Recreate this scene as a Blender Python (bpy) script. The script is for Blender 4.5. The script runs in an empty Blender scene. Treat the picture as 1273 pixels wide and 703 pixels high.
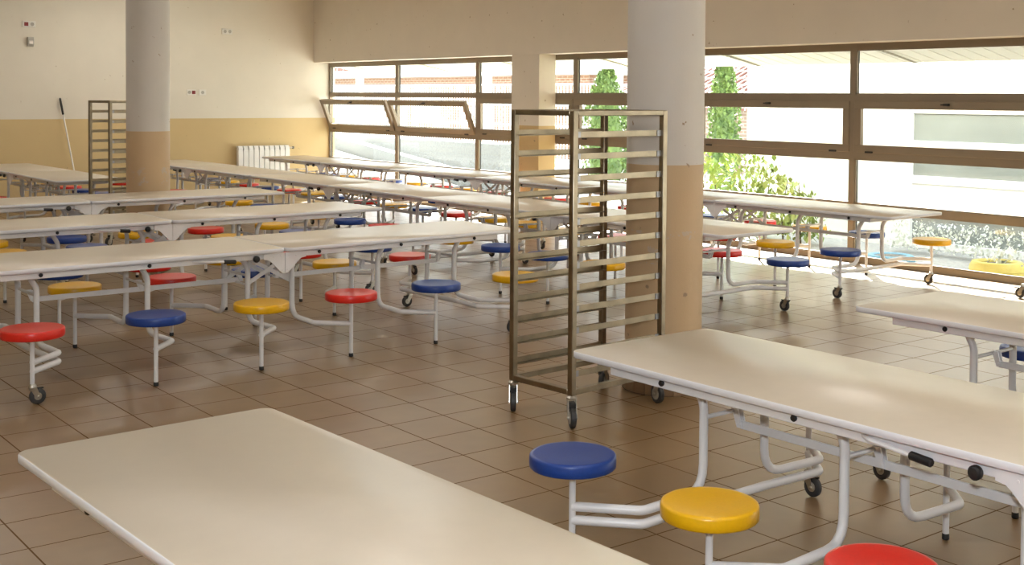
import bpy, math, random
from mathutils import Vector, Matrix
random.seed(7)
C = bpy.context.scene.collection
PI = math.pi

# ------------------------------------------------------------------ materials
MATS = {}
def mat(name, col, rough=0.5, metal=0.0, noise=0.0, nscale=8.0, bump=0.0, spec=0.5, col2=None, coat=0.0):
    m = bpy.data.materials.new(name); m.use_nodes = True
    nt = m.node_tree; b = nt.nodes['Principled BSDF']
    b.inputs['Base Color'].default_value = (*col, 1)
    b.inputs['Roughness'].default_value = rough
    b.inputs['Metallic'].default_value = metal
    b.inputs['Specular IOR Level'].default_value = spec
    b.inputs['Coat Weight'].default_value = coat; b.inputs['Coat Roughness'].default_value = .3
    tc = nt.nodes.new('ShaderNodeTexCoord')
    nz = nt.nodes.new('ShaderNodeTexNoise'); nz.inputs['Scale'].default_value = nscale
    nz.inputs['Detail'].default_value = 4
    nt.links.new(tc.outputs['Object'], nz.inputs['Vector'])
    if noise or col2:
        mx = nt.nodes.new('ShaderNodeMix'); mx.data_type = 'RGBA'
        c2 = col2 or tuple(c * (1 - noise) for c in col)
        mx.inputs['A'].default_value = (*col, 1); mx.inputs['B'].default_value = (*c2, 1)
        rp = nt.nodes.new('ShaderNodeValToRGB')
        rp.color_ramp.elements[0].position = .35; rp.color_ramp.elements[1].position = .7
        nt.links.new(nz.outputs['Fac'], rp.inputs['Fac'])
        nt.links.new(rp.outputs['Color'], mx.inputs['Factor'])
        nt.links.new(mx.outputs['Result'], b.inputs['Base Color'])
    if bump:
        bp = nt.nodes.new('ShaderNodeBump'); bp.inputs['Strength'].default_value = bump
        bp.inputs['Distance'].default_value = 0.01
        nt.links.new(nz.outputs['Fac'], bp.inputs['Height'])
        nt.links.new(bp.outputs['Normal'], b.inputs['Normal'])
    MATS[name] = m
    return m

laminate = mat('laminate', (.58, .505, .40), .36, noise=.03, nscale=14, coat=.3)
edge_m = mat('edge_band', (.72, .725, .755), .4, noise=.02)
white_metal = mat('white_metal', (.80, .80, .81), .3, noise=.03, nscale=5)
black_rub = mat('black_rubber', (.012, .012, .013), .45, noise=.2)
zinc = mat('zinc', (.55, .53, .48), .3, 1.0, noise=.2, nscale=20)
tyre_m = mat('wheel_rubber', (.035, .036, .038), .5, noise=.2)
seat_blue = mat('seat_blue', (.010, .050, .27), .34, noise=.12, nscale=90, bump=.02)
seat_yel = mat('seat_yellow', (.80, .44, .004), .28, noise=.05, nscale=90, bump=.02)
seat_red = mat('seat_red', (.72, .022, .012), .28, noise=.06, nscale=90, bump=.02)
steel = mat('steel', (.30, .245, .17), .32, 1.0, noise=.28, nscale=9)
clip_m = mat('clip_steel', (.30, .30, .31), .4, 1.0, noise=.1)
alu = mat('window_profile', (.275, .222, .16), .42, .25, noise=.05, nscale=5)
gasket = mat('gasket', (.02, .018, .015), .6, noise=.1)
rad_m = mat('radiator_white', (.78, .77, .74), .35, noise=.02)
rad_dark = mat('radiator_gap', (.16, .15, .14), .6, noise=.1)
plastic_w = mat('plastic_white', (.74, .71, .65), .4, noise=.03)
plastic_red = mat('plastic_red', (.20, .012, .012), .4, noise=.1)
grey_pl = mat('grey_plastic', (.42, .40, .35), .45, noise=.08)
ceil_m = mat('ceiling_paint', (.74, .71, .65), .9, noise=.03)
canopy_m = mat('canopy_sheet', (.80, .77, .68), .5, noise=.04)
bracket_m = mat('canopy_bracket', (.42, .39, .31), .6, noise=.05)
out_white = mat('exterior_white', (.86, .86, .85), .7, noise=.03, nscale=2)
gravel = mat('white_gravel', (.40, .395, .38), .95, noise=.25, nscale=30, bump=.4)
stucco = mat('grey_stucco', (.20, .205, .20), .95, noise=.35, nscale=28, bump=.5)
pot_yel = mat('tyre_yellow', (.66, .54, .14), .6, noise=.1, nscale=14)
pot_blue = mat('tyre_blue', (.16, .36, .50), .6, noise=.1, nscale=14)
soil = mat('soil', (.20, .19, .17), .95, noise=.4, nscale=40, bump=.5)
leaf_y = mat('leaf_yellow_green', (.42, .45, .12), .55, nscale=3, col2=(.16, .26, .06))
leaf_g = mat('leaf_green', (.13, .20, .04), .6, col2=(.05, .10, .025), nscale=4)
leaf_pale = mat('leaf_pale', (.66, .70, .62), .6, col2=(.76, .78, .73), nscale=6)  # pale tone copies bushes mirrored in glass; the planter plant shares it
bark = mat('bark', (.16, .11, .07), .9, noise=.4, nscale=20, bump=.5)
pebble_m = mat('pebble_white', (.80, .80, .78), .8, noise=.08)
wing_pane = mat('wing_glass', (.27, .295, .285), .06, noise=.15, nscale=1.2)
wood_m = mat('broom_bristle', (.30, .10, .06), .8, noise=.3, nscale=60)

def wall_mat(name, low, high, zb, rough=.75, scuff=False):
    m = bpy.data.materials.new(name); m.use_nodes = True
    nt = m.node_tree; b = nt.nodes['Principled BSDF']; b.inputs['Roughness'].default_value = rough
    g = nt.nodes.new('ShaderNodeNewGeometry'); sx = nt.nodes.new('ShaderNodeSeparateXYZ')
    nt.links.new(g.outputs['Position'], sx.inputs[0])
    gt = nt.nodes.new('ShaderNodeMath'); gt.operation = 'GREATER_THAN'; gt.inputs[1].default_value = zb
    nt.links.new(sx.outputs['Z'], gt.inputs[0])
    mx = nt.nodes.new('ShaderNodeMix'); mx.data_type = 'RGBA'
    mx.inputs['A'].default_value = (*low, 1); mx.inputs['B'].default_value = (*high, 1)
    nt.links.new(gt.outputs[0], mx.inputs['Factor'])
    nz = nt.nodes.new('ShaderNodeTexNoise'); nz.inputs['Scale'].default_value = 3; nz.inputs['Detail'].default_value = 6
    nt.links.new(g.outputs['Position'], nz.inputs['Vector'])
    hs = nt.nodes.new('ShaderNodeMix'); hs.data_type = 'RGBA'; hs.blend_type = 'MULTIPLY'; hs.inputs['Factor'].default_value = .08
    nt.links.new(mx.outputs['Result'], hs.inputs['A']); nt.links.new(nz.outputs['Fac'], hs.inputs['B'])
    # scuffs low on the paint: small worn patches with a shape of their own
    n2 = nt.nodes.new('ShaderNodeTexNoise'); n2.inputs['Scale'].default_value = 14; n2.inputs['Detail'].default_value = 8
    nt.links.new(g.outputs['Position'], n2.inputs['Vector'])
    r2 = nt.nodes.new('ShaderNodeValToRGB'); r2.color_ramp.elements[0].position = .70; r2.color_ramp.elements[1].position = .73
    nt.links.new(n2.outputs['Fac'], r2.inputs['Fac'])
    sc = nt.nodes.new('ShaderNodeMix'); sc.data_type = 'RGBA'; sc.inputs['B'].default_value = (low[0]*.55, low[1]*.55, low[2]*.6, 1)
    nt.links.new(r2.outputs['Color'], sc.inputs['Factor']); nt.links.new(hs.outputs['Result'], sc.inputs['A'])
    last = sc.outputs['Result']
    if scuff:                                   # worn band where chairs and tables knock against the column
        bz = nt.nodes.new('ShaderNodeMath'); bz.operation = 'COMPARE'; bz.inputs[1].default_value = .90; bz.inputs[2].default_value = .10
        nt.links.new(sx.outputs['Z'], bz.inputs[0])
        n5 = nt.nodes.new('ShaderNodeTexNoise'); n5.inputs['Scale'].default_value = 7; n5.inputs['Detail'].default_value = 9; n5.inputs['Roughness'].default_value = .75
        nt.links.new(g.outputs['Position'], n5.inputs['Vector'])
        t5 = nt.nodes.new('ShaderNodeMath'); t5.operation = 'GREATER_THAN'; t5.inputs[1].default_value = .56; nt.links.new(n5.outputs['Fac'], t5.inputs[0])
        m5 = nt.nodes.new('ShaderNodeMath'); m5.operation = 'MULTIPLY'; nt.links.new(bz.outputs[0], m5.inputs[0]); nt.links.new(t5.outputs[0], m5.inputs[1])
        s5 = nt.nodes.new('ShaderNodeMix'); s5.data_type = 'RGBA'; s5.inputs['B'].default_value = (.50, .41, .31, 1)
        nt.links.new(m5.outputs[0], s5.inputs['Factor']); nt.links.new(last, s5.inputs['A']); last = s5.outputs['Result']
    nt.links.new(last, b.inputs['Base Color'])
    bp = nt.nodes.new('ShaderNodeBump'); bp.inputs['Strength'].default_value = .06; bp.inputs['Distance'].default_value = .01
    n3 = nt.nodes.new('ShaderNodeTexNoise'); n3.inputs['Scale'].default_value = 90
    nt.links.new(g.outputs['Position'], n3.inputs['Vector']); nt.links.new(n3.outputs['Fac'], bp.inputs['Height'])
    nt.links.new(bp.outputs['Normal'], b.inputs['Normal'])
    return m
ZB = 1.40
wall_m = wall_mat('wall_paint', (.62, .465, .235), (.72, .665, .56), ZB)
lintel_m = wall_mat('wall_paint_window_side', (.63, .455, .22), (.78, .71, .60), ZB)
column_m = wall_mat('column_paint', (.56, .40, .235), (.62, .585, .535), ZB, .55, True)

def floor_mat():
    m = bpy.data.materials.new('floor_tiles'); m.use_nodes = True
    nt = m.node_tree; b = nt.nodes['Principled BSDF']
    g = nt.nodes.new('ShaderNodeNewGeometry')
    mp = nt.nodes.new('ShaderNodeVectorMath'); mp.operation = 'SUBTRACT'
    mp.inputs[1].default_value = (3.505 - 20*.3515, 4.90 - 60*.344, 0)
    nt.links.new(g.outputs['Position'], mp.inputs[0])
    br = nt.nodes.new('ShaderNodeTexBrick'); br.offset = 0; br.squash = 1
    br.inputs['Scale'].default_value = 1
    br.inputs['Brick Width'].default_value = .3515; br.inputs['Row Height'].default_value = .344
    br.inputs['Mortar Size'].default_value = .004; br.inputs['Mortar Smooth'].default_value = .15
    br.inputs['Color1'].default_value = (.222, .140, .068, 1); br.inputs['Color2'].default_value = (.205, .129, .062, 1)
    br.inputs['Mortar'].default_value = (.135, .082, .043, 1)
    nt.links.new(mp.outputs[0], br.inputs['Vector'])
    nz = nt.nodes.new('ShaderNodeTexNoise'); nz.inputs['Scale'].default_value = 9; nz.inputs['Detail'].default_value = 3
    nt.links.new(g.outputs['Position'], nz.inputs['Vector'])
    mx = nt.nodes.new('ShaderNodeMix'); mx.data_type = 'RGBA'; mx.blend_type = 'MULTIPLY'; mx.inputs['Factor'].default_value = .25
    nt.links.new(br.outputs['Color'], mx.inputs['A']); nt.links.new(nz.outputs['Fac'], mx.inputs['B'])
    g2 = nt.nodes.new('ShaderNodeMix'); g2.data_type = 'RGBA'; g2.blend_type = 'MULTIPLY'; g2.inputs['Factor'].default_value = 1
    g2.inputs['B'].default_value = (1.28, 1.28, 1.28, 1)
    nt.links.new(mx.outputs['Result'], g2.inputs['A'])
    nt.links.new(g2.outputs['Result'], b.inputs['Base Color'])
    n2 = nt.nodes.new('ShaderNodeTexNoise'); n2.inputs['Scale'].default_value = 5; n2.inputs['Detail'].default_value = 5
    nt.links.new(g.outputs['Position'], n2.inputs['Vector'])
    mr = nt.nodes.new('ShaderNodeMapRange'); mr.inputs['To Min'].default_value = .30; mr.inputs['To Max'].default_value = .36
    nt.links.new(n2.outputs['Fac'], mr.inputs['Value']); nt.links.new(mr.outputs['Result'], b.inputs['Roughness'])
    b.inputs['Specular IOR Level'].default_value = .8
    b.inputs['Coat Weight'].default_value = .5; b.inputs['Coat Roughness'].default_value = .29; b.inputs['Coat IOR'].default_value = 1.5
    for sock, v0 in (('Coat Weight', .4), ('Specular IOR Level', .6)):          # grout is matt
        q = nt.nodes.new('ShaderNodeMapRange'); q.inputs['To Min'].default_value = v0; q.inputs['To Max'].default_value = 0
        nt.links.new(br.outputs['Fac'], q.inputs['Value']); nt.links.new(q.outputs['Result'], b.inputs[sock])
    return m
floor_m = floor_mat()

def glass_mat():
    m = bpy.data.materials.new('pane_glass'); m.use_nodes = True
    nt = m.node_tree; nt.nodes.remove(nt.nodes['Principled BSDF'])
    out = nt.nodes['Material Output']
    t = nt.nodes.new('ShaderNodeBsdfTransparent'); t.inputs['Color'].default_value = (.93, .96, .95, 1)
    gl = nt.nodes.new('ShaderNodeBsdfGlossy'); gl.inputs['Roughness'].default_value = .01
    fr = nt.nodes.new('ShaderNodeFresnel'); fr.inputs['IOR'].default_value = 1.5
    ge = nt.nodes.new('ShaderNodeNewGeometry'); mr = nt.nodes.new('ShaderNodeMapRange')
    mr.inputs['To Min'].default_value = 1.35; mr.inputs['To Max'].default_value = 1/1.35   # same reflection on both faces of the thin pane
    nt.links.new(ge.outputs['Backfacing'], mr.inputs['Value']); nt.links.new(mr.outputs['Result'], fr.inputs['IOR'])
    mx = nt.nodes.new('ShaderNodeMixShader')
    nt.links.new(fr.outputs[0], mx.inputs[0]); nt.links.new(t.outputs[0], mx.inputs[1]); nt.links.new(gl.outputs[0], mx.inputs[2])
    nt.links.new(mx.outputs[0], out.inputs['Surface'])
    return m
glass = glass_mat()

def stripe_mat(name, c1, c2, scale, axis_rot, rough=.8, dist=0):
    m = bpy.data.materials.new(name); m.use_nodes = True
    nt = m.node_tree; b = nt.nodes['Principled BSDF']; b.inputs['Roughness'].default_value = rough
    tc = nt.nodes.new('ShaderNodeTexCoord'); mp = nt.nodes.new('ShaderNodeMapping'); mp.inputs['Rotation'].default_value = axis_rot
    wv = nt.nodes.new('ShaderNodeTexWave'); wv.inputs['Scale'].default_value = scale; wv.inputs['Distortion'].default_value = dist
    nt.links.new(tc.outputs['Object'], mp.inputs[0]); nt.links.new(mp.outputs[0], wv.inputs[0])
    mx = nt.nodes.new('ShaderNodeMix'); mx.data_type = 'RGBA'; mx.inputs['A'].default_value = (*c1, 1); mx.inputs['B'].default_value = (*c2, 1)
    nt.links.new(wv.outputs['Fac'], mx.inputs['Factor']); nt.links.new(mx.outputs['Result'], b.inputs['Base Color'])
    return m
def brick_mat(name, c1, c2, mort, bw, bh, ms):
    m = bpy.data.materials.new(name); m.use_nodes = True
    nt = m.node_tree; b = nt.nodes['Principled BSDF']; b.inputs['Roughness'].default_value = .85
    g = nt.nodes.new('ShaderNodeNewGeometry'); sp = nt.nodes.new('ShaderNodeSeparateXYZ'); cb = nt.nodes.new('ShaderNodeCombineXYZ')
    nt.links.new(g.outputs['Position'], sp.inputs[0])
    ad = nt.nodes.new('ShaderNodeMath'); nt.links.new(sp.outputs['X'], ad.inputs[0]); nt.links.new(sp.outputs['Y'], ad.inputs[1])
    nt.links.new(ad.outputs[0], cb.inputs['X']); nt.links.new(sp.outputs['Z'], cb.inputs['Y'])
    br = nt.nodes.new('ShaderNodeTexBrick'); br.inputs['Scale'].default_value = 1
    br.inputs['Brick Width'].default_value = bw; br.inputs['Row Height'].default_value = bh; br.inputs['Mortar Size'].default_value = ms
    br.inputs['Color1'].default_value = (*c1, 1); br.inputs['Color2'].default_value = (*c2, 1); br.inputs['Mortar'].default_value = (*mort, 1)
    nt.links.new(cb.outputs[0], br.inputs['Vector']); nt.links.new(br.outputs['Color'], b.inputs['Base Color'])
    return m
brick_o = brick_mat('orange_brick', (.22, .105, .055), (.18, .085, .045), (.30, .25, .2), .26, .09, .012)
brick_p = brick_mat('pink_brick', (.22, .15, .115), (.19, .13, .10), (.32, .28, .24), .26, .09, .012)
skirt_m = brick_mat('skirting_tiles', (.33, .22, .13), (.25, .165, .10), (.12, .08, .05), .5, .3, .004)
roof_m = brick_mat('roof_tiles', (.16, .07, .055), (.20, .10, .085), (.4, .34, .32), .5, .2, .03)

# ------------------------------------------------------------------ mesh builder
class MB:
    def __init__(s): s.v = []; s.f = []; s.mi = []; s.mats = []; s.m = 0
    def use(s, m):
        if m not in s.mats: s.mats.append(m)
        s.m = s.mats.index(m); return s
    def face(s, idx): s.f.append(tuple(idx)); s.mi.append(s.m)
    def add(s, verts): n = len(s.v); s.v += [tuple(v) for v in verts]; return n
    def box(s, lo, hi, M=None):
        x0, y0, z0 = lo; x1, y1, z1 = hi
        P = [(x0,y0,z0),(x1,y0,z0),(x1,y1,z0),(x0,y1,z0),(x0,y0,z1),(x1,y0,z1),(x1,y1,z1),(x0,y1,z1)]
        if M is not None: P = [M @ Vector(p) for p in P]
        n = s.add(P)
        for q in ((0,3,2,1),(4,5,6,7),(0,1,5,4),(1,2,6,5),(2,3,7,6),(3,0,4,7)): s.face([n+i for i in q])
        return s
    def bbox(s, lo, hi, b=.004):            # box with bevelled vertical and horizontal edges
        (x0,y0,z0),(x1,y1,z1) = lo, hi
        def ring(i, z): return [(x0+i,y0+b,z),(x0+b,y0+i,z),(x1-b,y0+i,z),(x1-i,y0+b,z),(x1-i,y1-b,z),(x1-b,y1-i,z),(x0+b,y1-i,z),(x0+i,y1-b,z)]
        def inner(z): return [(x0+b,y0+b,z),(x0+b,y0+b,z),(x1-b,y0+b,z),(x1-b,y0+b,z),(x1-b,y1-b,z),(x1-b,y1-b,z),(x0+b,y1-b,z),(x0+b,y1-b,z)]
        rs = [ring(b*.9,z0), ring(0,z0+b), ring(0,z1-b), ring(b*.9,z1)]
        ns = [s.add(r) for r in rs]
        for a, c in zip(ns, ns[1:]):
            for i in range(8): s.face([a+i, a+(i+1)%8, c+(i+1)%8, c+i])
        s.face([ns[0]+i for i in range(7,-1,-1)]); s.face([ns[-1]+i for i in range(8)])
        return s
    def tube(s, path, r, seg=10, fil=None, cap=True):
        P = [Vector(p) for p in path]
        if fil:
            Q = [P[0]]
            for i in range(1, len(P)-1):
                R = fil[i-1] if isinstance(fil, (list, tuple)) else fil
                a, b, c = P[i-1], P[i], P[i+1]
                u = (a-b); w = (c-b); lu, lw = u.length, w.length; u.normalize(); w.normalize()
                ang = u.angle(w)
                if R <= 0 or ang > PI-.02: Q.append(b); continue
                d = min(R/math.tan(ang/2), lu*.49, lw*.49)
                p0 = b+u*d; p2 = b+w*d
                for k in range(6):
                    t = k/5; Q.append(p0*(1-t)**2 + b*2*t*(1-t) + p2*t*t)
            Q.append(P[-1]); P = Q
        n0 = None; prev = None; T = None
        for i, p in enumerate(P):
            if i == 0: t = P[1]-P[0]
            elif i == len(P)-1: t = P[-1]-P[-2]
            else: t = (P[i+1]-P[i]).normalized()+(P[i]-P[i-1]).normalized()
            t.normalize()
            if T is None:
                ax = Vector((0,0,1)) if abs(t.z) < .9 else Vector((1,0,0))
                N = t.cross(ax).normalized()
            else:
                N = (N - t*N.dot(t)).normalized()
            T = t; B = t.cross(N)
            rr = r[i] if isinstance(r, (list, tuple)) else r
            n = s.add([p + (N*math.cos(2*PI*k/seg)+B*math.sin(2*PI*k/seg))*rr for k in range(seg)])
            if prev is not None:
                for k in range(seg): s.face([prev+k, prev+(k+1)%seg, n+(k+1)%seg, n+k])
            elif cap: s.face([n+k for k in range(seg-1,-1,-1)])
            prev = n
        if cap: s.face([prev+k for k in range(seg)])
        return s
    def lathe(s, prof, c=(0,0,0), seg=32, axis='z'):
        c = Vector(c); rows = []
        for r, z in prof:
            pts = []
            for k in range(seg):
                a = 2*PI*k/seg; x, y = r*math.cos(a), r*math.sin(a)
                v = Vector((x,y,z)) if axis == 'z' else (Vector((x,z,y)) if axis == 'y' else Vector((z,x,y)))
                pts.append(c+v)
            rows.append(s.add(pts))
        for a, b in zip(rows, rows[1:]):
            for k in range(seg): s.face([a+k, a+(k+1)%seg, b+(k+1)%seg, b+k])
        s.face([rows[0]+k for k in range(seg-1,-1,-1)]); s.face([rows[-1]+k for k in range(seg)])
        return s
    def prism(s, poly, h0, h1, plane='xz'):  # poly in 2D, extruded along the remaining axis
        def mk(p, h): return {'xz': (p[0],h,p[1]), 'xy': (p[0],p[1],h), 'yz': (h,p[0],p[1])}[plane]
        a = s.add([mk(p,h0) for p in poly]); b = s.add([mk(p,h1) for p in poly]); n = len(poly)
        for i in range(n): s.face([a+i, a+(i+1)%n, b+(i+1)%n, b+i])
        s.face([a+i for i in range(n-1,-1,-1)]); s.face([b+i for i in range(n)])
        return s
    def mesh(s, name, m=None, smooth=True, ang=35):
        me = bpy.data.meshes.new(name); me.from_pydata(s.v, [], s.f)
        ms = s.mats or [m]
        for x in ms: me.materials.append(x)
        if s.mats: me.polygons.foreach_set('material_index', s.mi)
        me.validate(); 
        import bmesh
        bm = bmesh.new(); bm.from_mesh(me); bmesh.ops.recalc_face_normals(bm, faces=bm.faces); bm.to_mesh(me); bm.free()
        if smooth:
            me.polygons.foreach_set('use_smooth', [True]*len(me.polygons))
            me.set_sharp_from_angle(angle=math.radians(ang))
        me.update()
        return me
def put(name, me, parent=None, loc=None):
    o = bpy.data.objects.new(name, me); C.objects.link(o)
    if parent: o.parent = parent
    if loc: o.location = loc
    return o
def tag(o, label=None, cat=None, group=None, kind=None):
    if label: o['label'] = label
    if cat: o['category'] = cat
    if group: o['group'] = group
    if kind: o['kind'] = kind
    return o
def thing(name, label, cat, loc=(0,0,0), rz=0, group=None, scale=None):
    o = bpy.data.objects.new(name, None); C.objects.link(o); o.empty_display_size = .1
    o.location = loc; o.rotation_euler = (0,0,rz)
    if scale: o.scale = scale
    return tag(o, label, cat, group)
def simple(name, mb, m, parent=None, **k): return put(name, mb.mesh(name, m, **k), parent)

# ------------------------------------------------------------------ room shell
XW, XB, YF, YS, XL, ZC = 11.20, 10.85, 20.0, -4.0, -3.0, 3.75
ZL = 2.425
f = simple('floor', MB().box((XL,YS,-.12),(XW+.08,YF+.1,0)), floor_m); tag(f, kind='structure')
o = simple('ceiling', MB().box((XL,YS,ZC),(XW+.1,YF+.1,ZC+.12)), ceil_m); tag(o, kind='structure')
o = simple('wall_far', MB().box((XL,YF,0),(XW+.1,YF+.2,ZC)), wall_m); tag(o, 'far wall, cream above and yellow below', kind='structure')
o = simple('wall_left', MB().box((XL-.2,YS,0),(XL,YF+.2,ZC)), wall_m); tag(o, kind='structure')
o = simple('wall_back', MB().box((XL-.2,YS-.2,0),(XW+.1,YS,ZC)), wall_m); tag(o, kind='structure')
o = simple('wall_window_side', MB().box((XB,YS,ZL),(XW+.08,YF,ZC)), lintel_m); tag(o, 'cream wall above the long row of windows', kind='structure')
o = simple('trim_1', MB().bbox((XB,13.36,0),(XW-.04,14.0,ZL),.004), lintel_m); tag(o, 'painted pier between the windows', kind='structure')

# windows: one per bay, frame + panes + hinged sash
def bay(n, ya, yb, opened=False):          # ya > yb
    y0, y1 = yb, ya
    F = MB(); x0, x1 = XW-.03, XW+.035; e = .035
    F.box((x0,y0,0),(x1,y0+e,ZL)); F.box((x0,y1-e,0),(x1,y1,ZL))
    for za, zb in ((0,.065),(.58,.66),(1.15,1.225),(1.79,1.865),(2.355,ZL)): F.box((x0,y0+e,za),(x1,y1-e,zb))
    for za, zb in ((.66,1.15),(1.865,2.355),(.065,.58)):                      # slim glazing beads
        for zz in (za, zb-.012): F.box((x0+.012,y0+e,zz),(x0+.03,y1-e,zz+.012))
        for yy in (y0+e, y1-e-.012): F.box((x0+.012,yy,za),(x0+.03,yy+.012,zb))
    F.use(gasket)
    for yy in (y0+e, y1-e-.004):
        for za, zb in ((.66,1.15),(1.865,2.355),(.065,.58)): F.box((x1-.03,yy,za),(x1,yy+.004,zb))
    F.mats[:0] = []
    fr = MB(); fr.use(alu); fr.v = F.v; fr.f = F.f
    k = F.f.__len__() - 6*6
    fr.mi = [0]*k + [1]*(len(F.f)-k); fr.mats = [alu, gasket]
    w = put('window_%d' % n, fr.mesh('window_frame', smooth=False)); tag(w, kind='structure')
    for za, zb in ((.065,.58),(.66,1.15),(1.865,2.355)):
        simple('pane', MB().box((XW+.0,y0+e-.005,za-.005),(XW+.006,y1-e+.005,zb+.005)), glass, w, smooth=False)
    # sash, modelled about its bottom hinge
    S = MB(); h = .565; L = y1-y0-.07; p = .085
    S.bbox((-.045,0,0),(.012,L,p),.004); S.bbox((-.045,0,h-p),(.012,L,h),.004)
    S.bbox((-.045,0,p),(.012,p,h-p),.004); S.bbox((-.045,L-p,p),(.012,L,h-p),.004)
    s = put('sash', S.mesh('sash', alu), w, (XW-.0, y0+.035, 1.225))
    if opened: s.rotation_euler = (0, math.radians(-22), 0)
    simple('pane', MB().box((-.018,p-.006,p-.006),(-.012,L-p+.006,h-p+.006)), glass, s, smooth=False)
    simple('latch', MB().bbox((-.075,L/2-.035,h-.045),(-.044,L/2+.035,h-.02),.006).bbox((-.095,L/2-.012,h-.04),(-.07,L/2+.05,h-.026),.005), black_rub, s)
    for yy in (.16, L-.25): simple('hinge', MB().bbox((-.058,yy,-.004),(-.044,yy+.10,.016),.004), black_rub, s)
    if opened:
        for yy in (.02, L-.03):
            st = MB(); st.use(alu)
            st.tube([(XW-.02, y0+.035+yy, 1.45),(XW-.02-.165, y0+.035+yy, 1.225+.41)], .006, 6)
            simple('stay', st, alu, w)
ys = [20.0-2.35*k for k in range(11)]
for k in range(10): bay(k+1, ys[k], ys[k+1], k in (0,1))

# ------------------------------------------------------------------ columns
def column(label, x, y, r):
    c = simple('column', MB().lathe([(r,0),(r,ZC)], (0,0,0), 64), column_m); c.location = (x,y,0)
    tag(c, label, 'column', kind='structure')
    S = MB(); n = 18
    for i in range(n):
        a0, a1 = 2*PI*i/n, 2*PI*(i+1)/n; g = .006
        ro = r+.014
        def pt(a, rr): return (rr*math.cos(a), rr*math.sin(a))
        S.prism([pt(a0+g,r-.01), pt(a0+g,ro), pt(a1-g,ro), pt(a1-g,r-.01)], 0, .085, 'xy')
    s = put('skirting', S.mesh('skirting', skirt_m, smooth=False), c)
column('round plastered column just behind the tall steel rack', 5.34, 5.33, .2376)
column('round column further back on the left, between the far tables', 5.057, 13.15, .2346)

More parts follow.
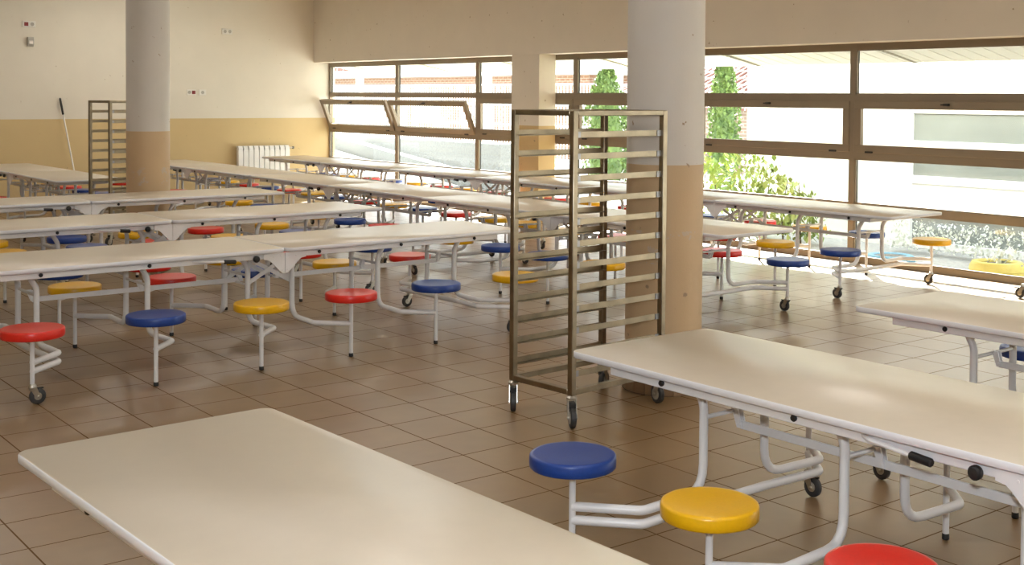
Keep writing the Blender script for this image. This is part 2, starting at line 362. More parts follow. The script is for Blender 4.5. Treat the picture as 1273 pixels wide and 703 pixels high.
# ------------------------------------------------------------------ folding stool tables
SEATM = {}
def seat_mesh(col):
    if col in SEATM: return SEATM[col]
    R = .178
    prof = [(R-.03,-.052),(R-.006,-.052),(R-.001,-.047),(R,-.03),(R-.0005,-.010),(R-.003,-.004),(R-.008,-.0006),(R-.02,.0),(.09,-.003),(.02,-.004)]
    SEATM[col] = MB().lathe(prof, (0,0,0), 40).mesh('seat_'+col, {'blue': seat_blue, 'yellow': seat_yel, 'red': seat_red}[col], ang=50)
    return SEATM[col]
S_ST = (.335, 1.04, 1.77); S_LG = (.17, .88, 1.58)
PROTO = {}
def proto(Ht, Hs, SL, HL=2.07, sr=1.0, HW=.43):
    key = (Ht, Hs, SL, HL, sr, HW)
    if key in PROTO: return PROTO[key]
    parts = []                      # (name, mesh, location, parent index or None, slot)
    q = Hs/.45
    zt = .23*q; ze = .245*q; zl = ze-.052
    # tops
    for sg in (-1, 1):
        a, b = (.004, HL) if sg > 0 else (-HL, -.004)
        def outline(i):
            r = .045; pts = []
            for cx, cy, a0 in ((b-r, HW-r, 0), (a+r, HW-r, 90), (a+r, -HW+r, 180), (b-r, -HW+r, 270)):
                for k in range(6):
                    t = math.radians(a0+90*k/5); pts.append((cx+(r-i)*math.cos(t), cy+(r-i)*math.sin(t)))
            return pts
        T = MB(); th = .028
        rows = []
        for i, z in ((.004, Ht-th), (0, Ht-th+.004), (0, Ht-.004), (.003, Ht)):
            rows.append(T.add([(p[0],p[1],z) for p in outline(i)]))
        n = 24
        T.use(laminate); T.face([rows[-1]+k for k in range(n)]); T.face([rows[0]+k for k in range(n-1,-1,-1)])
        T.use(edge_m)
        for r0, r1 in zip(rows, rows[1:]):
            for k in range(n): T.face([r0+k, r0+(k+1)%n, r1+(k+1)%n, r1+k])
        parts.append(('tabletop', T.mesh('tabletop', ang=60), (0,0,0), None, None))
        # rail frame under the top
        A = MB(); z1 = Ht-th-.005; z0 = z1-.036; s0, s1 = sg*.05, sg*(HL-.22)
        lo, hi = min(s0,s1), max(s0,s1)
        for l in (-1, 1): A.bbox((lo, l*(HW-.05)-.012, z0), (hi, l*(HW-.05)+.012, z1), .003)
        A.bbox((min(s1,s1-sg*.03), -HW+.05, z0), (max(s1,s1-sg*.03), HW-.05, z1), .003)
        for sx in (.95, .2):
            A.bbox((min(sg*sx,sg*sx+.03), -HW+.05, z0+.004), (max(sg*sx,sg*sx+.03), HW-.05, z1), .003)
        A.box((lo+.02,-HW+.08,z1-.002),(hi-.02,-HW+.2,Ht-th+.001)); A.box((lo+.02,HW-.2,z1-.002),(hi-.02,HW-.08,Ht-th+.001))
        parts.append(('frame_rail', A.mesh('frame_rail', white_metal), (0,0,0), None, None))
        bm_ = MB(); bm_.lathe([(.004,-.004),(.012,-.002),(.013,.006),(.009,.012),(.003,.013)], (0,0,0), 12, 'y')
        bme = bm_.mesh('bumper', black_rub)
        bm2 = MB(); bm2.lathe([(.003,-.013),(.009,-.012),(.013,-.006),(.012,.002),(.004,.004)], (0,0,0), 12, 'y')
        bme2 = bm2.mesh('bumper', black_rub)
        for s_ in (.27, .95, 1.62):
            for l in (-1, 1):
                if s_ < .5 and l == sg: continue
                parts.append(('bumper', bme if l > 0 else bme2, (sg*s_, l*(HW-.037), z0+.022), None, None))
        # legs
        for i in range(3):
            sl, ss = sg*S_LG[i], sg*S_ST[i]
            zz = ze if i == 2 else zt
            for l in (-1, 1):
                lg = MB()
                lg.tube([(sl+sg*.055, l*.185, z0+.006), (sl, l*.185, z0-.085), (sl, l*.185, zz), (sl-sg*.02, l*(SL-.18), zz), (ss, l*SL, zz)], .0185, 12, [.10,.11,.05])
                parts.append(('leg', lg.mesh('leg', white_metal, ang=60), (0,0,0), None, None))
            cb = MB(); zr = Ht-.205
            cb.tube([(sl,-.185,zr),(sl,.185,zr)], .0095, 8)
            cb.prism([(sl-sg*.03,zr+.012),(sl+sg*.005,zr+.012),(sl-sg*.025,zr-.062),(sl-sg*.05,zr-.062)], -.016, -.010, 'xz')
            cb.prism([(sl-sg*.03,zr+.012),(sl+sg*.005,zr+.012),(sl-sg*.025,zr-.062),(sl-sg*.05,zr-.062)], .010, .016, 'xz')
            cb.lathe([(.003,-.022),(.008,-.02),(.008,.02),(.003,.022)], (sl-sg*.036,0,zr-.048), 10, 'y')
            parts.append(('crossbar', cb.mesh('crossbar', white_metal), (0,0,0), None, None))
            if i == 2:
                ax = MB()
                ax.tube([(ss,-SL,zl),(sl-sg*.02,-SL+.18,zl),(sl-sg*.0,-.185,zl),(sl-sg*.0,.185,zl),(sl-sg*.02,SL-.18,zl),(ss,SL,zl)], .0185, 12, [.05,.05,.05,.05])
                parts.append(('axle_tube', ax.mesh('axle_tube', white_metal, ang=60), (0,0,0), None, None))
            for l in (-1, 1):
                st = MB(); zb = .022 if i < 2 else .122
                st.tube([(0,0,zb),(0,0,Hs-.056)], .0135, 12)
                st.lathe([(.016,-.062),(.05,-.058),(.085,-.054),(.085,-.050),(.02,-.050)], (0,0,Hs), 20)
                parts.append(('stool_post', st.mesh('stool_post', white_metal), (ss, l*SL, 0), None, None)); pi = len(parts)-1
                if i < 2:
                    ft = MB().lathe([(.012,0),(.0155,.003),(.0155,.022),(.0138,.026)], (0,0,0), 12)
                    parts.append(('rubber_foot', ft.mesh('rubber_foot', black_rub), (0,0,0), pi, None))
                else:
                    cs = MB(); tr = -sg*.028
                    cs.use(zinc)
                    cs.lathe([(.02,.098),(.024,.10),(.024,.108),(.016,.122),(.01,.124)], (0,0,0), 16)
                    for yy in (-.019, .016):
                        cs.prism([(-.02,.10),(.02,.10),(tr+.014,.04),(tr-.014,.04)], yy, yy+.003, 'xz')
                    cs.lathe([(.003,-.024),(.007,-.022),(.007,.022),(.003,.024)], (tr,0,.047), 8, 'y')
                    cs.use(tyre_m)
                    cs.lathe([(.02,-.012),(.040,-.0125),(.046,-.008),(.047,0),(.046,.008),(.040,.0125),(.02,.012)], (tr,0,.047), 24, 'y')
                    cs.use(zinc)
                    cs.lathe([(.006,-.0135),(.022,-.013),(.022,.013),(.006,.0135)], (tr,0,.047), 16, 'y')
                    cs.use(black_rub)
                    cs.bbox((min(0,-sg*.062),-.008,.088),(max(0,-sg*.062),.008,.096),.003)
                    parts.append(('caster', cs.mesh('caster', ang=40), (0,0,0), pi, None))
                parts.append(('seat', None, (ss, l*SL, Hs), None, (l, sg, i)))
        # brace bar
        br = MB(); zr = Ht-.205-.052
        br.bbox((min(sg*.14,sg*1.55),-.004,zr-.016),(max(sg*.14,sg*1.55),.004,zr+.018),.002)
        parts.append(('brace_bar', br.mesh('brace_bar', white_metal), (0,0,0), None, None))
        # gusset plates at the fold
        for l in (-1, 1):
            g = MB(); y = l*(HW-.028); zt_ = Ht-th-.004
            poly = [(sg*.002,zt_),(sg*.16,zt_),(sg*.16,zt_-.04),(sg*.125,zt_-.046),(sg*.105,zt_-.06),(sg*.03,zt_-.135),(sg*.016,zt_-.142),(sg*.002,zt_-.142)]
            g.prism(poly, y-.003, y+.003, 'xz')
            for px, pz in ((.03,-.022),(.085,-.026),(.02,-.12)):
                g.lathe([(.002,-.0055),(.006,-.005),(.006,.005),(.002,.0055)], (sg*px, y, zt_+pz), 8, 'y')
            parts.append(('hinge_plate', g.mesh('hinge_plate', white_metal), (0,0,0), None, None))
        sc = MB(); z_a, z_b = Ht-.27, Ht-.10
        for l in (-1, 1):
            y = l*.16 + sg*.006
            d = Vector((-sg*.30,0,z_b-z_a)); d2 = d.normalized(); nrm = Vector((d2.z,0,-d2.x))*.014
            a_ = Vector((sg*.17,y,z_a)); b_ = a_+d
            sc.prism([( (a_+nrm).x,(a_+nrm).z),((b_+nrm).x,(b_+nrm).z),((b_-nrm).x,(b_-nrm).z),((a_-nrm).x,(a_-nrm).z)], y-.003, y+.003, 'xz')
        sc.tube([(sg*.17,-.18,z_a),(sg*.17,.18,z_a)], .008, 8)
        parts.append(('scissor_brace', sc.mesh('scissor_brace', white_metal), (0,0,0), None, None))
        # release lever on one side of each half
        l = sg; y = l*(HW-.024)
        hd = MB(); hd.tube([(sg*.66,y-l*.02,z1-.012),(sg*.62,y+l*.006,z1-.014),(sg*.44,y+l*.012,z1-.028)], .0085, 8, .03)
        parts.append(('release_lever', hd.mesh('release_lever', white_metal), (0,0,0), None, None)); hi_ = len(parts)-1
        gp = MB(); gp.tube([(sg*.455,y+l*.012,z1-.027),(sg*.45,y+l*.012,z1-.0275),(sg*.375,y+l*.013,z1-.034),(sg*.37,y+l*.013,z1-.0345)], [.010,.0145,.0145,.010], 12)
        parts.append(('grip', gp.mesh('grip', black_rub), (0,0,0), hi_, None))
        kn = MB(); kn.use(black_rub); kn.lathe([(.008,-.006),(.019,-.004),(.023,.004),(.023,.018),(.017,.026),(.006,.028)] if l > 0 else [(.006,-.028),(.017,-.026),(.023,-.018),(.023,-.004),(.019,.004),(.008,.006)], (sg*.22, y, z0+.008), 16, 'y')
        parts.append(('lock_knob', kn.mesh('lock_knob', black_rub), (0,0,0), None, None))
    PROTO[key] = parts
    return parts
COL = {'B': 'blue', 'Y': 'yellow', 'R': 'red'}
STD = (.75, .45, .715); ALT = (.745, .45, .715, 2.15, .945, .42)
def table(label, x, y, deg, right, left, model=STD, sx=1.0, group=None):
    """right: seat colours at -l for growing s; left: at +l"""
    t = thing('folding_stool_table', label, 'table', (x,y,0), math.radians(deg), group, (sx,1,1))
    made = []
    for name, me, loc, par, slot in proto(*model):
        lab = None
        if slot:
            l, sg, i = slot
            idx = (2-i) if sg < 0 else (3+i)
            c = COL[(left if l > 0 else right)[idx]]
            me = seat_mesh(c); lab = c + ' seat'
        p = t if par is None else made[par]
        ob = bpy.data.objects.new(name, me); C.objects.link(ob); ob.parent = p; ob.location = loc
        if slot and len(model) > 3: ob.scale = (model[4]/sx*.97, model[4], 1)
        if lab: ob['label'] = lab
        made.append(ob)
    return t
G = 'folding stool tables of the dining hall'
table('white table in the foreground, nearest the camera at the bottom left, only its top showing', 1.50, 1.66, 92.0, 'RYBRYB', 'BRYBRY', ALT, .95, G)
table('white table at front right with blue, yellow and red seats, before the tall rack', 3.715, 1.775, 90.7, 'BRYYBR', 'YBRRYB', ALT, .95, G)
table('white table cut off by the right edge of the photo, beyond the front right table', 5.62, 1.76, 91.0, 'RYBRYB', 'BYRBYR', ALT, .95, G)
table('nearest of the three long tables standing crosswise on the left', 3.86, 7.94, 1.3, 'RBYRBY', 'BYRBYR', STD, 1.02, G)
table('middle one of the three long tables standing crosswise on the left', 3.95, 10.14, .6, 'YBRYRB', 'BYBRYB', STD, 1.0, G)
table('farthest of the three crosswise tables, in front of the left column and far rack', 4.01, 12.34, .5, 'RYBYRY', 'RBYRBY', STD, 1.02, G)
table('table far left below the broom handle, behind the far rack', 5.02, 16.98, 90, 'YRBBRY', 'BYRBYR', STD, 1.0, G)
table('middle-row table nearest the far wall, running behind the left column', 7.45, 16.82, 90, 'YRBRYB', 'BYRBYR', STD, 1.0, G)
table('middle-row table between the steel rack and the left column, blue and red seats below', 7.45, 12.62, 90, 'YRBYRB', 'RBYRBY', STD, 1.0, G)
table('middle-row table half hidden behind the tall rack and big column, its end showing', 7.40, 8.43, 90, 'BRYRYY', 'RYBBYR', STD, 1.02, G)
table('window-row table farthest away, its end in front of the radiator', 9.80, 17.08, 90, 'RYBRYB', 'BYRBYR', STD, 1.0, G)
table('window-row table in the middle, in front of the pier between the windows', 9.78, 12.86, 90, 'RYRBRY', 'BYRBRY', STD, 1.02, G)
table('window-row table at the right, its end with blue and yellow seats in the sunlight', 9.75, 8.60, 90, 'YBYRBR', 'BYRBYR', STD, 1.03, G)

# ------------------------------------------------------------------ steel tray racks
def rack(label, x, y, deg, spins):
    t = thing('tray_rack', label, 'rack', (x,y,0), math.radians(deg), 'steel tray racks on wheels')
    W, D, p = .371, .237, .018
    zt, zb = 1.734, .172
    for sx in (-1,1):
        for sy in (-1,1):
            m = MB().bbox((sx*W-p, sy*D-p, zb),(sx*W+p, sy*D+p, zt-.001),.003); simple('post', m, steel, t)
    for z0, z1, nm in ((zt-.031, zt, 'top_frame'), (zb+.002, zb+.033, 'bottom_frame')):
        m = MB()
        for sy in (-1,1): m.bbox((-W+p, sy*D-p*.97, z0),(W-p, sy*D+p*.97, z1),.003)
        for sx in (-1,1): m.bbox((sx*W-p*.97, -D+p, z0),(sx*W+p*.97, D-p, z1),.003)
        simple(nm, m, steel, t)
    for k in range(13):
        z = 1.60-.1195*k
        if z < .22: break
        for sy in (-1,1):
            m = MB(); m.use(steel)
            yo = sy*(D-.003); yi = sy*(D-.045)
            m.box((-W+p*.6, min(yo,yo-sy*.003), z-.017),(W-p*.6, max(yo,yo-sy*.003), z+.017))
            m.box((-W+p*.6, min(yo,yi), z-.017),(W-p*.6, max(yo,yi), z-.014))
            m.use(clip_m)
            for sx in (-1,1): m.box((sx*(W-.035)-.018, min(yo,yo+sy*.004), z-.0165),(sx*(W-.035)+.018, max(yo,yo+sy*.004), z+.0165))
            simple('tray_rail', m, None, t, smooth=False)
    for j, (sx, sy) in enumerate(((-1,-1),(-1,1),(1,-1),(1,1))):
        cs = MB(); cs.use(zinc)
        cs.lathe([(.012,.15),(.03,.152),(.03,.162),(.02,.172),(.02,.174)], (0,0,0), 16)
        tr = .03
        for yy in (-.024,.020): cs.prism([(-.024,.15),(.024,.15),(tr+.016,.05),(tr-.016,.05)], yy, yy+.004, 'xz')
        cs.lathe([(.004,-.03),(.009,-.028),(.009,.028),(.004,.03)], (tr,0,.056), 10, 'y')
        cs.use(tyre_m)
        cs.lathe([(.03,-.015),(.048,-.016),(.055,-.011),(.056,0),(.055,.011),(.048,.016),(.03,.015)], (tr,0,.056), 28, 'y')
        cs.use(grey_pl); cs.lathe([(.008,-.0175),(.034,-.0165),(.034,.0165),(.008,.0175)], (tr,0,.056), 20, 'y')
        cs.use(black_rub)
        if j in (0,1): cs.bbox((tr-.06,-.022,.105),(tr+.0,.022,.135),.005).bbox((tr-.085,-.018,.09),(tr-.05,.018,.10),.004)
        o = put('caster', cs.mesh('rack_caster', ang=40), t, (sx*W, sy*D, 0)); o.rotation_euler = (0,0,math.radians(spins[j]))
rack('tall empty steel tray rack on wheels, standing beside the big column', 4.640, 5.242, 4.5, (235,228,75,20))
rack('steel tray rack far back on the left, partly hidden by the left column', 5.33, 14.50, 9.5, (200,140,20,60))

# ------------------------------------------------------------------ far wall fittings
rd = thing('radiator', 'white aluminium radiator below the yellow paint line on the far wall', 'radiator', (9.28, YF-.13, .33))
n = 10; w = 1.02/n
for i in range(n):
    m = MB(); m.use(rad_m); x0 = i*w
    m.bbox((x0+.004,0,0),(x0+w-.004,.02,.50),.006)
    m.bbox((x0+.012,.02,.0),(x0+w-.012,.095,.54),.006)
    m.prism([(.0,.50),(.02,.50),(.05,.535),(.05,.575),(.03,.575),(.0,.53)], x0+.012, x0+w-.012, 'yz')
    m.bbox((x0+.004,.05,.545),(x0+w-.004,.095,.575),.006)
    m.use(rad_dark); m.box((x0+.018,.022,.515),(x0+w-.018,.0485,.53))
    simple('section', m, None, rd)
v = MB(); v.use(zinc); v.tube([(1.02,.05,.53),(1.10,.05,.53)], .014, 10); v.tube([(1.07,.05,.53),(1.07,.125,.53)], .01, 10); v.use(rad_dark); v.lathe([(.012,1.085),(.024,1.09),(.024,1.12),(.012,1.125)], (0,.05,.53), 12, 'x')
simple('valve', v, None, rd)

bd = thing('broom', 'broom with white handle and black grip leaning on the far wall', 'broom', (6.43, 19.62, 0))
top = Vector((6.213-6.43, 19.965-19.62, 1.745)); d = top.normalized()
simple('handle', MB().tube([d*.10, d*(top.length-.27)], .0125, 10), plastic_w, bd)
simple('grip', MB().tube([d*(top.length-.28), d*(top.length-.27), d*(top.length-.02), top], [.014,.0175,.0175,.010], 12), black_rub, bd)
hb = simple('broom_head', MB().bbox((-.17,-.03,.06),(.17,.03,.10),.008), plastic_red, bd)
simple('bristles', MB().prism([(-.17,.06),(.17,.06),(.19,0),(-.19,0)], -.028, .028, 'xz'), wood_m, bd)

def plate(name, label, x, z, w_, mods, cat):
    t = thing(name, label, cat, (x, YF, z))
    simple('cover', MB().bbox((0,-.012,-.05),(w_,0,.05),.004), plastic_w, t)
    for mx, c in mods:
        if c == 'red': simple('socket_insert', MB().bbox((mx-.032,-.016,-.030),(mx+.032,-.010,.030),.003), plastic_red, t)
        else:
            m = MB(); m.lathe([(.026,-.002),(.030,-.0145),(.027,-.0155),(.024,-.013),(.004,-.0125)], (mx,0,0), 16, 'y')
            m.box((mx-.016,-.0165,-.004),(mx-.008,-.012,.004)); m.box((mx+.008,-.0165,-.004),(mx+.016,-.012,.004))
            simple('socket_insert', m, grey_pl, t)
plate('socket_plate', 'double socket plate with dark red insert, high on the far wall at top left', 5.645, 2.92, .20, ((.055,'red'),(.145,'p')), 'socket')
plate('socket_plate', 'double socket plate high on the far wall right of the left column', 9.03, 2.935, .20, ((.055,'p'),(.145,'p')), 'socket')
plate('socket_plate', 'double socket plate with dark red insert, low beside the left column', 8.378, 1.853, .17, ((.045,'p'),(.125,'red')), 'socket')
plate('socket_plate', 'small single socket plate just right of the one with a dark red insert', 8.60, 1.853, .13, ((.065,'p'),), 'socket')
pr = thing('motion_sensor', 'small grey motion sensor below the top left socket plate', 'sensor', (5.76, YF, 2.64))
simple('housing', MB().prism([(-.0,-.075),(-.03,-.075),(-.055,-.045),(-.055,.04),(-.035,.075),(-.0,.075)], -.045, .045, 'yz'), grey_pl, pr)
simple('lens', MB().prism([(-.05,-.045),(-.062,-.03),(-.062,.01),(-.05,.02)], -.03, .03, 'yz'), plastic_w, pr)

# low dolly at the right edge of the frame: only its caster shows
dl = thing('dolly', 'wheeled dolly at the right edge of the photo by the window, one wheel showing', 'dolly', (10.62, 5.50, 0), math.radians(90))
simple('deck', MB().bbox((-.36,-.215,.135),(.235,.215,.165),.006), steel, dl)
for sx in (-1,1):
    for sy in (-1,1):
        cs = MB(); cs.use(zinc); cs.lathe([(.024,.108),(.024,.116),(.014,.135)], (0,0,0), 14)
        for yy in (-.019,.016): cs.prism([(-.02,.108),(.02,.108),(.042,.04),(.014,.04)], yy, yy+.003, 'xz')
        cs.use(tyre_m); cs.lathe([(.02,-.012),(.042,-.0125),(.0475,0),(.042,.0125),(.02,.012)], (.028,0,.0475), 24, 'y')
        cs.use(zinc); cs.lathe([(.006,-.0135),(.022,-.013),(.022,.013),(.006,.0135)], (.028,0,.0475), 14, 'y')
        cs.use(black_rub); cs.bbox((.0,-.008,.09),(.09,.008,.098),.003)
        simple('caster', cs, None, dl).location = (sx*.30, sy*.20, 0)

# ------------------------------------------------------------------ outside
GZ = -.15
g = simple('yard_ground', MB().box((XW+.08,-12,GZ-.1),(60,70,GZ)), gravel); tag(g, kind='structure')
cn = thing('canopy', 'pale sheet canopy over the windows, seen through the top panes', 'canopy', (0,0,0))
m = MB(); 
for k in range(0, 110):
    y0 = -3.5+k*.22
    a = [(XW+.08,2.46),(12.36,2.245)]
    nn = m.add([(XW+.08,y0,2.46),(12.36,y0,2.245),(12.36,y0+.20,2.245),(XW+.08,y0+.20,2.46),(XW+.08,y0,2.48),(12.36,y0,2.265),(12.36,y0+.20,2.265),(XW+.08,y0+.20,2.48)])
    for q in ((0,3,2,1),(4,5,6,7),(0,1,5,4),(1,2,6,5),(2,3,7,6),(3,0,4,7)): m.face([nn+i for i in q])
    nn = m.add([(XW+.08,y0+.20,2.47),(12.36,y0+.20,2.255),(12.36,y0+.22,2.255),(XW+.08,y0+.22,2.47),(XW+.08,y0+.20,2.49),(12.36,y0+.20,2.275),(12.36,y0+.22,2.275),(XW+.08,y0+.22,2.49)])
    for q in ((0,3,2,1),(4,5,6,7),(0,1,5,4),(1,2,6,5),(2,3,7,6),(3,0,4,7)): m.face([nn+i for i in q])
simple('roof_sheet', m, canopy_m, cn, smooth=False)
for y in ys:
    rb = MB(); rb.use(bracket_m); nd = 16
    rb.box((XW+.08,y-.016,2.40),(XW+.14,y+.016,2.46))
    for i in range(nd):
        t0, t1 = i/nd, (i+.62)/nd
        xa, xb = XW+.14+1.2*t0, XW+.14+1.2*t1; za, zb_ = 2.446-.21*t0, 2.446-.21*t1
        rb.prism([(xa,za),(xb,zb_),(xb,zb_-.032),(xa,za-.032)], y-.014, y+.014, 'xz')
    rb.prism([(XW+.1,2.452),(12.34,2.245),(12.34,2.232),(XW+.1,2.44)], y-.008, y+.008, 'xz')
    simple('bracket', rb, None, cn, smooth=False)

# neighbouring wing: white wall and glazed front
wg = thing('glazed_wing', 'white neighbouring building wing with framed glazing, outside the right windows', 'building', (14.0, .14, GZ))
simple('wall', MB().box((0,9.46,0),(.3,12.1,2.75)).box((0,-6,2.1),(.3,9.46,2.75)), out_white, wg)
fm = MB()
for y in (9.30, 6.8, 4.3, 1.8): fm.bbox((-.02,y-.06,0),(.08,y+.16,2.1),.006)
for z0, z1 in ((0,.10),(.85,.96),(1.30,1.42),(1.78,2.1)): fm.bbox((.0,-6,z0),(.07,9.3,z1),.006)
simple('glazing_frame', fm, out_white, wg)
for y1 in (9.3, 6.8, 4.3):
    for z0, z1 in ((.10,.85),(.96,1.30),(1.42,1.78)):
        simple('pane', MB().box((.03,y1-2.5+.16,z0),(.04,y1-.06,z1)), wing_pane, wg, smooth=False)
simple('lower_panel', MB().box((.015,-6,.52),(.05,9.3,.85)), out_white, wg, smooth=False)

def leaf_cloud(mb, pts, size, rnd):
    for (x,y,z) in pts:
        a = rnd.uniform(0,2*PI); b = rnd.uniform(-.9,.9); s = size*rnd.uniform(.6,1.2)
        M = Matrix.Translation((x,y,z)) @ Matrix.Rotation(a,4,'Z') @ Matrix.Rotation(b+PI/2*rnd.choice((0,1)),4,'X')
        P = [M @ Vector(p) for p in ((0,-s,0),(s*.62,-.15*s,.12*s),(.25*s,.7*s,.05*s),(0,s,0),(-.25*s,.7*s,.05*s),(-s*.62,-.15*s,.12*s))]
        n_ = mb.add(P); mb.face([n_,n_+1,n_+2,n_+3]); mb.face([n_,n_+3,n_+4,n_+5])
rn = random.Random(3)
sh = thing('shrub', 'yellow-green leafy shrub outside, against the white wall', 'shrub', (13.0, 11.4, GZ))
fo = MB(); pts = []
for k in range(2000):
    yy = rn.uniform(-1.25, 1.8); hmax = 1.22 - max(0, -yy-.15)*.62
    pts.append((rn.gauss(0,.16), yy, rn.uniform(.08, max(.3,hmax))))
leaf_cloud(fo, pts, .055, rn); simple('foliage', fo, leaf_y, sh, smooth=False)
sm = MB()
for k in range(9):
    y0 = -1.0+k*.3; sm.tube([(0,y0,0),(.03,y0+.05,.4),(-.02,y0+rn.uniform(-.1,.1),.85)], [.014,.01,.005], 6)
simple('stems', sm, bark, sh)
def cypress(label, x, y, h, r, seed):
    t = thing('cypress', label, 'tree', (x,y,GZ), 0, 'cypress trees outside the windows'); rr = random.Random(seed)
    mb = MB(); pts = []
    for k in range(2600):
        u = rr.random()**.8; z = .12+u*(h-.12); rad = r*min(1, (1-u)*2.2+.08)*(1 if u > .08 else .8)
        a = rr.uniform(0,2*PI); q = rad*math.sqrt(rr.uniform(.35,1))
        pts.append((q*math.cos(a), q*math.sin(a), z))
    leaf_cloud(mb, pts, .05, rr)
    mb.lathe([(r*.62,.15),(r*.70,h*.3),(r*.55,h*.6),(r*.12,h*.97)], (0,0,0), 12)
    simple('foliage', mb, leaf_g, t, smooth=False)
    simple('trunk', MB().tube([(0,0,0),(0,0,h*.9)], [.06,.02], 8), bark, t)
cypress('narrow cypress outside, just right of the big column', 18.0, 16.33, 3.2, .33, 5)
cypress('cypress outside, seen above the tall rack left of the big column', 18.0, 19.80, 2.85, .55, 6)
cypress('cypress outside, half hidden behind the big column', 19.2, 20.05, 2.4, .45, 8)

hs = thing('house', 'small house with red tiled roof outside, behind the narrow cypress', 'house', (24.0, 20.7, GZ))
simple('wall', MB().box((0,0,0),(5,6.5,1.75)), brick_p, hs, smooth=False)
r = MB(); nn = r.add([(-.3,-.15,1.66),(-.3,7,1.66),(2.6,7,2.55),(2.6,-.15,3.05),(-.3,-.15,1.74),(-.3,7,1.74),(2.6,7,2.63),(2.6,-.15,3.13)])
for q in ((0,3,2,1),(4,5,6,7),(0,1,5,4),(1,2,6,5),(2,3,7,6),(3,0,4,7)): r.face([nn+i for i in q])
for k in range(26):
    y = -.1+k*.27; r.tube([(-.32,y,1.75),(2.6,y,3.13-.5*(y+.15)/7.15)], .045, 6)
simple('roof', r, roof_m, hs)
bb = thing('brick_building', 'long orange brick building outside, behind the white railings', 'building', (25.0, 28.3, GZ))
simple('wall', MB().box((0,0,0),(4,34,2.70)), brick_o, bb, smooth=False)
simple('fascia', MB().box((-.25,-.2,2.70),(4,34,2.98)), out_white, bb, smooth=False)
simple('roof', MB().box((-.3,-.3,2.98),(4,34,3.14)), roof_m, bb, smooth=False)
for y in (8.2, 15, 24):
    wn = simple('window', MB().bbox((-.03,y,1.0),(.02,y+1.6,2.1),.02), out_white, bb); simple('pane', MB().box((-.04,y+.08,1.08),(-.025,y+1.52,2.02)), wing_pane, wn, smooth=False)

fn = thing('railing', 'white vertical bar railing outside the left windows', 'railing', (20.0, 21.6, GZ))
m = MB()
for k in range(150): m.box((-.012,k*.125-.014,.25),(.012,k*.125+.014,2.30))
for z in (.25,1.2,1.75,2.28): m.box((-.018,0,z),(.018,18.7,z+.05))
simple('bars', m, out_white, fn, smooth=False)
for y in (0,2.65,5.3,12.2,18.6): simple('post', MB().box((-.09,y-.1,0),(.09,y+.1,2.62)), out_white, fn, smooth=False)

st = simple('retaining_wall', MB().bbox((0,0,0),(.35,9.5,.98),.02), stucco); st.location = (15.2,20.0,GZ); tag(st, 'grey rough-rendered retaining wall outside the left windows', 'wall')
rp = thing('ramp', 'pale ramp with white sloping handrails outside the left windows', 'ramp', (14.4, 21.2, GZ))
simple('slab', MB().prism([(0,0),(5.6,0),(5.6,.62),(0,.02)], 0, .7, 'yz'), out_white, rp, smooth=False)
for x_, z_ in ((.04,.10),(.66,.38)):
    simple('handrail', MB().tube([(x_,-.5,z_-.06),(x_,5.6,z_+.60)], .035, 8).tube([(x_,5.6,z_+.60),(x_,7.5,z_+.62)], .035, 8), out_white, rp)

def tyre(label, x, y, m_, plant):
    t = thing('tyre_planter', label, 'planter', (x,y,GZ), 0, 'painted tyre planters')
    simple('tyre', MB().lathe([(.17,.0),(.25,.0),(.285,.03),(.295,.06),(.285,.10),(.293,.105),(.285,.15),(.26,.195),(.21,.20),(.19,.18),(.18,.12)], (0,0,0), 36), m_, t)
    simple('soil', MB().lathe([(.2,.02),(.2,.165),(.05,.18)], (0,0,0), 24), soil, t)
    if plant:
        p_ = MB(); r_ = random.Random(4); leaf_cloud(p_, [(r_.gauss(0,.09), r_.gauss(0,.12), r_.uniform(.18,.34)) for k in range(34)], .04, r_); simple('plant', p_, leaf_pale, t, smooth=False)
    return t
tyre('yellow painted tyre planter outside the right-hand window', 12.28, 7.14, pot_yel, True)
tyre('light blue painted tyre planter outside, behind the sunlit table end', 12.45, 8.62, pot_blue, False).scale = (1,1,.5)
r2 = random.Random(12)
for k in range(34):
    y = 7.55+(k//2)*.052+r2.uniform(-.004,.004); s = r2.uniform(.017,.021)
    p = MB().lathe([(s*.4,-s*.5),(s*.9,-s*.3),(s,0),(s*.8,s*.35),(s*.3,s*.55)], (0,0,0), 9)
    o = simple('pebble', p, pebble_m); o.location = (12.49+.055*(k%2)+r2.uniform(-.004,.004), y, GZ+s*.45); o.rotation_euler = (0,0,r2.uniform(0,6)); o.scale = (1.1, r2.uniform(.9,1.1), r2.uniform(.8,1.3))
    tag(o, 'white pebble in the row between the yellow and blue tyre planters', 'pebble', 'white pebbles by the planters')
hd = MB(); leaf_cloud(hd, [(r2.gauss(0,.1), r2.uniform(0,6.2), r2.uniform(.05,.42)) for k in range(3600)], .024, r2)  # leaves added in place of the bushes mirrored in the wing glass
o = simple('bush_reflection', hd, leaf_pale, smooth=False); o.location = (13.48, 3.1, GZ); tag(o, 'pale leaves added to stand for bushes mirrored in the foot of the glazed wing', 'plant reflection', kind='stuff')

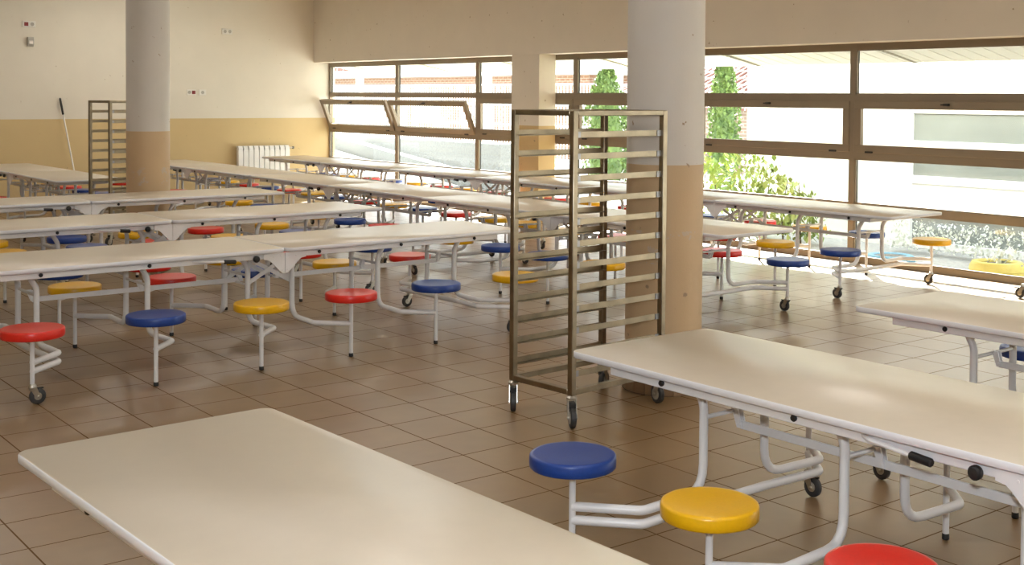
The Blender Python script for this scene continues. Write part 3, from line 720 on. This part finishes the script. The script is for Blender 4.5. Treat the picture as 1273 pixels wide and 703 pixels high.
# ------------------------------------------------------------------ light
W = bpy.data.worlds.new('World'); bpy.context.scene.world = W; W.use_nodes = True
bg = W.node_tree.nodes['Background']; bg.inputs['Color'].default_value = (.93, .965, 1, 1); bg.inputs['Strength'].default_value = 4.3
def light(kind, name, loc, **k):
    l = bpy.data.lights.new(name, kind); o = bpy.data.objects.new(name, l); C.objects.link(o); o.location = loc
    for a, b in k.items(): setattr(l, a, b)
    return o
sun = light('SUN', 'sun', (20,20,20), energy=52, angle=.006, color=(1,.95,.86))
sd = Vector((-.68,-.73,-.70)).normalized(); sun.rotation_euler = sd.to_track_quat('-Z','Y').to_euler()
for x in (-.5, 3.2, 6.9):
    for y in (-1.5, 2.5, 6.5, 10.5, 14.5, 18.2):
        light('AREA', 'ceiling_fill', (x,y,ZC-.03), energy=(9, 16, 24)[(-.5, 3.2, 6.9).index(x)], shape='RECTANGLE', size=1.2, size_y=.6, color=(1,.94,.86))  # unseen lights added under the ceiling to brighten the room
light('POINT', 'camera_flash', (-.06,.0,2.05), energy=235, shadow_soft_size=.06, color=(.84,.91,1))

# ------------------------------------------------------------------ camera
FPX, PITCH, ROLL, CY, AW, H = 1500.85, 3.179e-2, -7.150e-3, 169.309, -.66004, 1.80
cp, sp, cr, sr = math.cos(PITCH), math.sin(PITCH), math.cos(ROLL), math.sin(ROLL)
fwd = Vector((0,cp,-sp)); dn = Vector((0,-sp,-cp)); rt = Vector((1,0,0))
r2_ = rt*cr + dn*sr; d2_ = rt*-sr + dn*cr
ca, sa = math.cos(AW), math.sin(AW)
Q = Matrix(((ca,-sa,0),(sa,ca,0),(0,0,1)))
R_, D_, F_ = Q @ r2_, Q @ d2_, Q @ fwd
cam = bpy.data.cameras.new('camera'); co = bpy.data.objects.new('camera', cam); C.objects.link(co)
co.matrix_world = Matrix(((R_.x,-D_.x,-F_.x,0),(R_.y,-D_.y,-F_.y,0),(R_.z,-D_.z,-F_.z,H),(0,0,0,1)))
cam.sensor_fit = 'HORIZONTAL'; cam.sensor_width = 36; cam.lens = FPX/1273*36
cam.shift_y = (CY-351.5)/1273; cam.clip_start = .05; cam.clip_end = 300
sc = bpy.context.scene; sc.camera = co
sc.view_settings.view_transform = 'Standard'; sc.view_settings.look = 'None'
sc.view_settings.exposure = .47; sc.view_settings.gamma = 1; sc.view_settings.use_curve_mapping = False
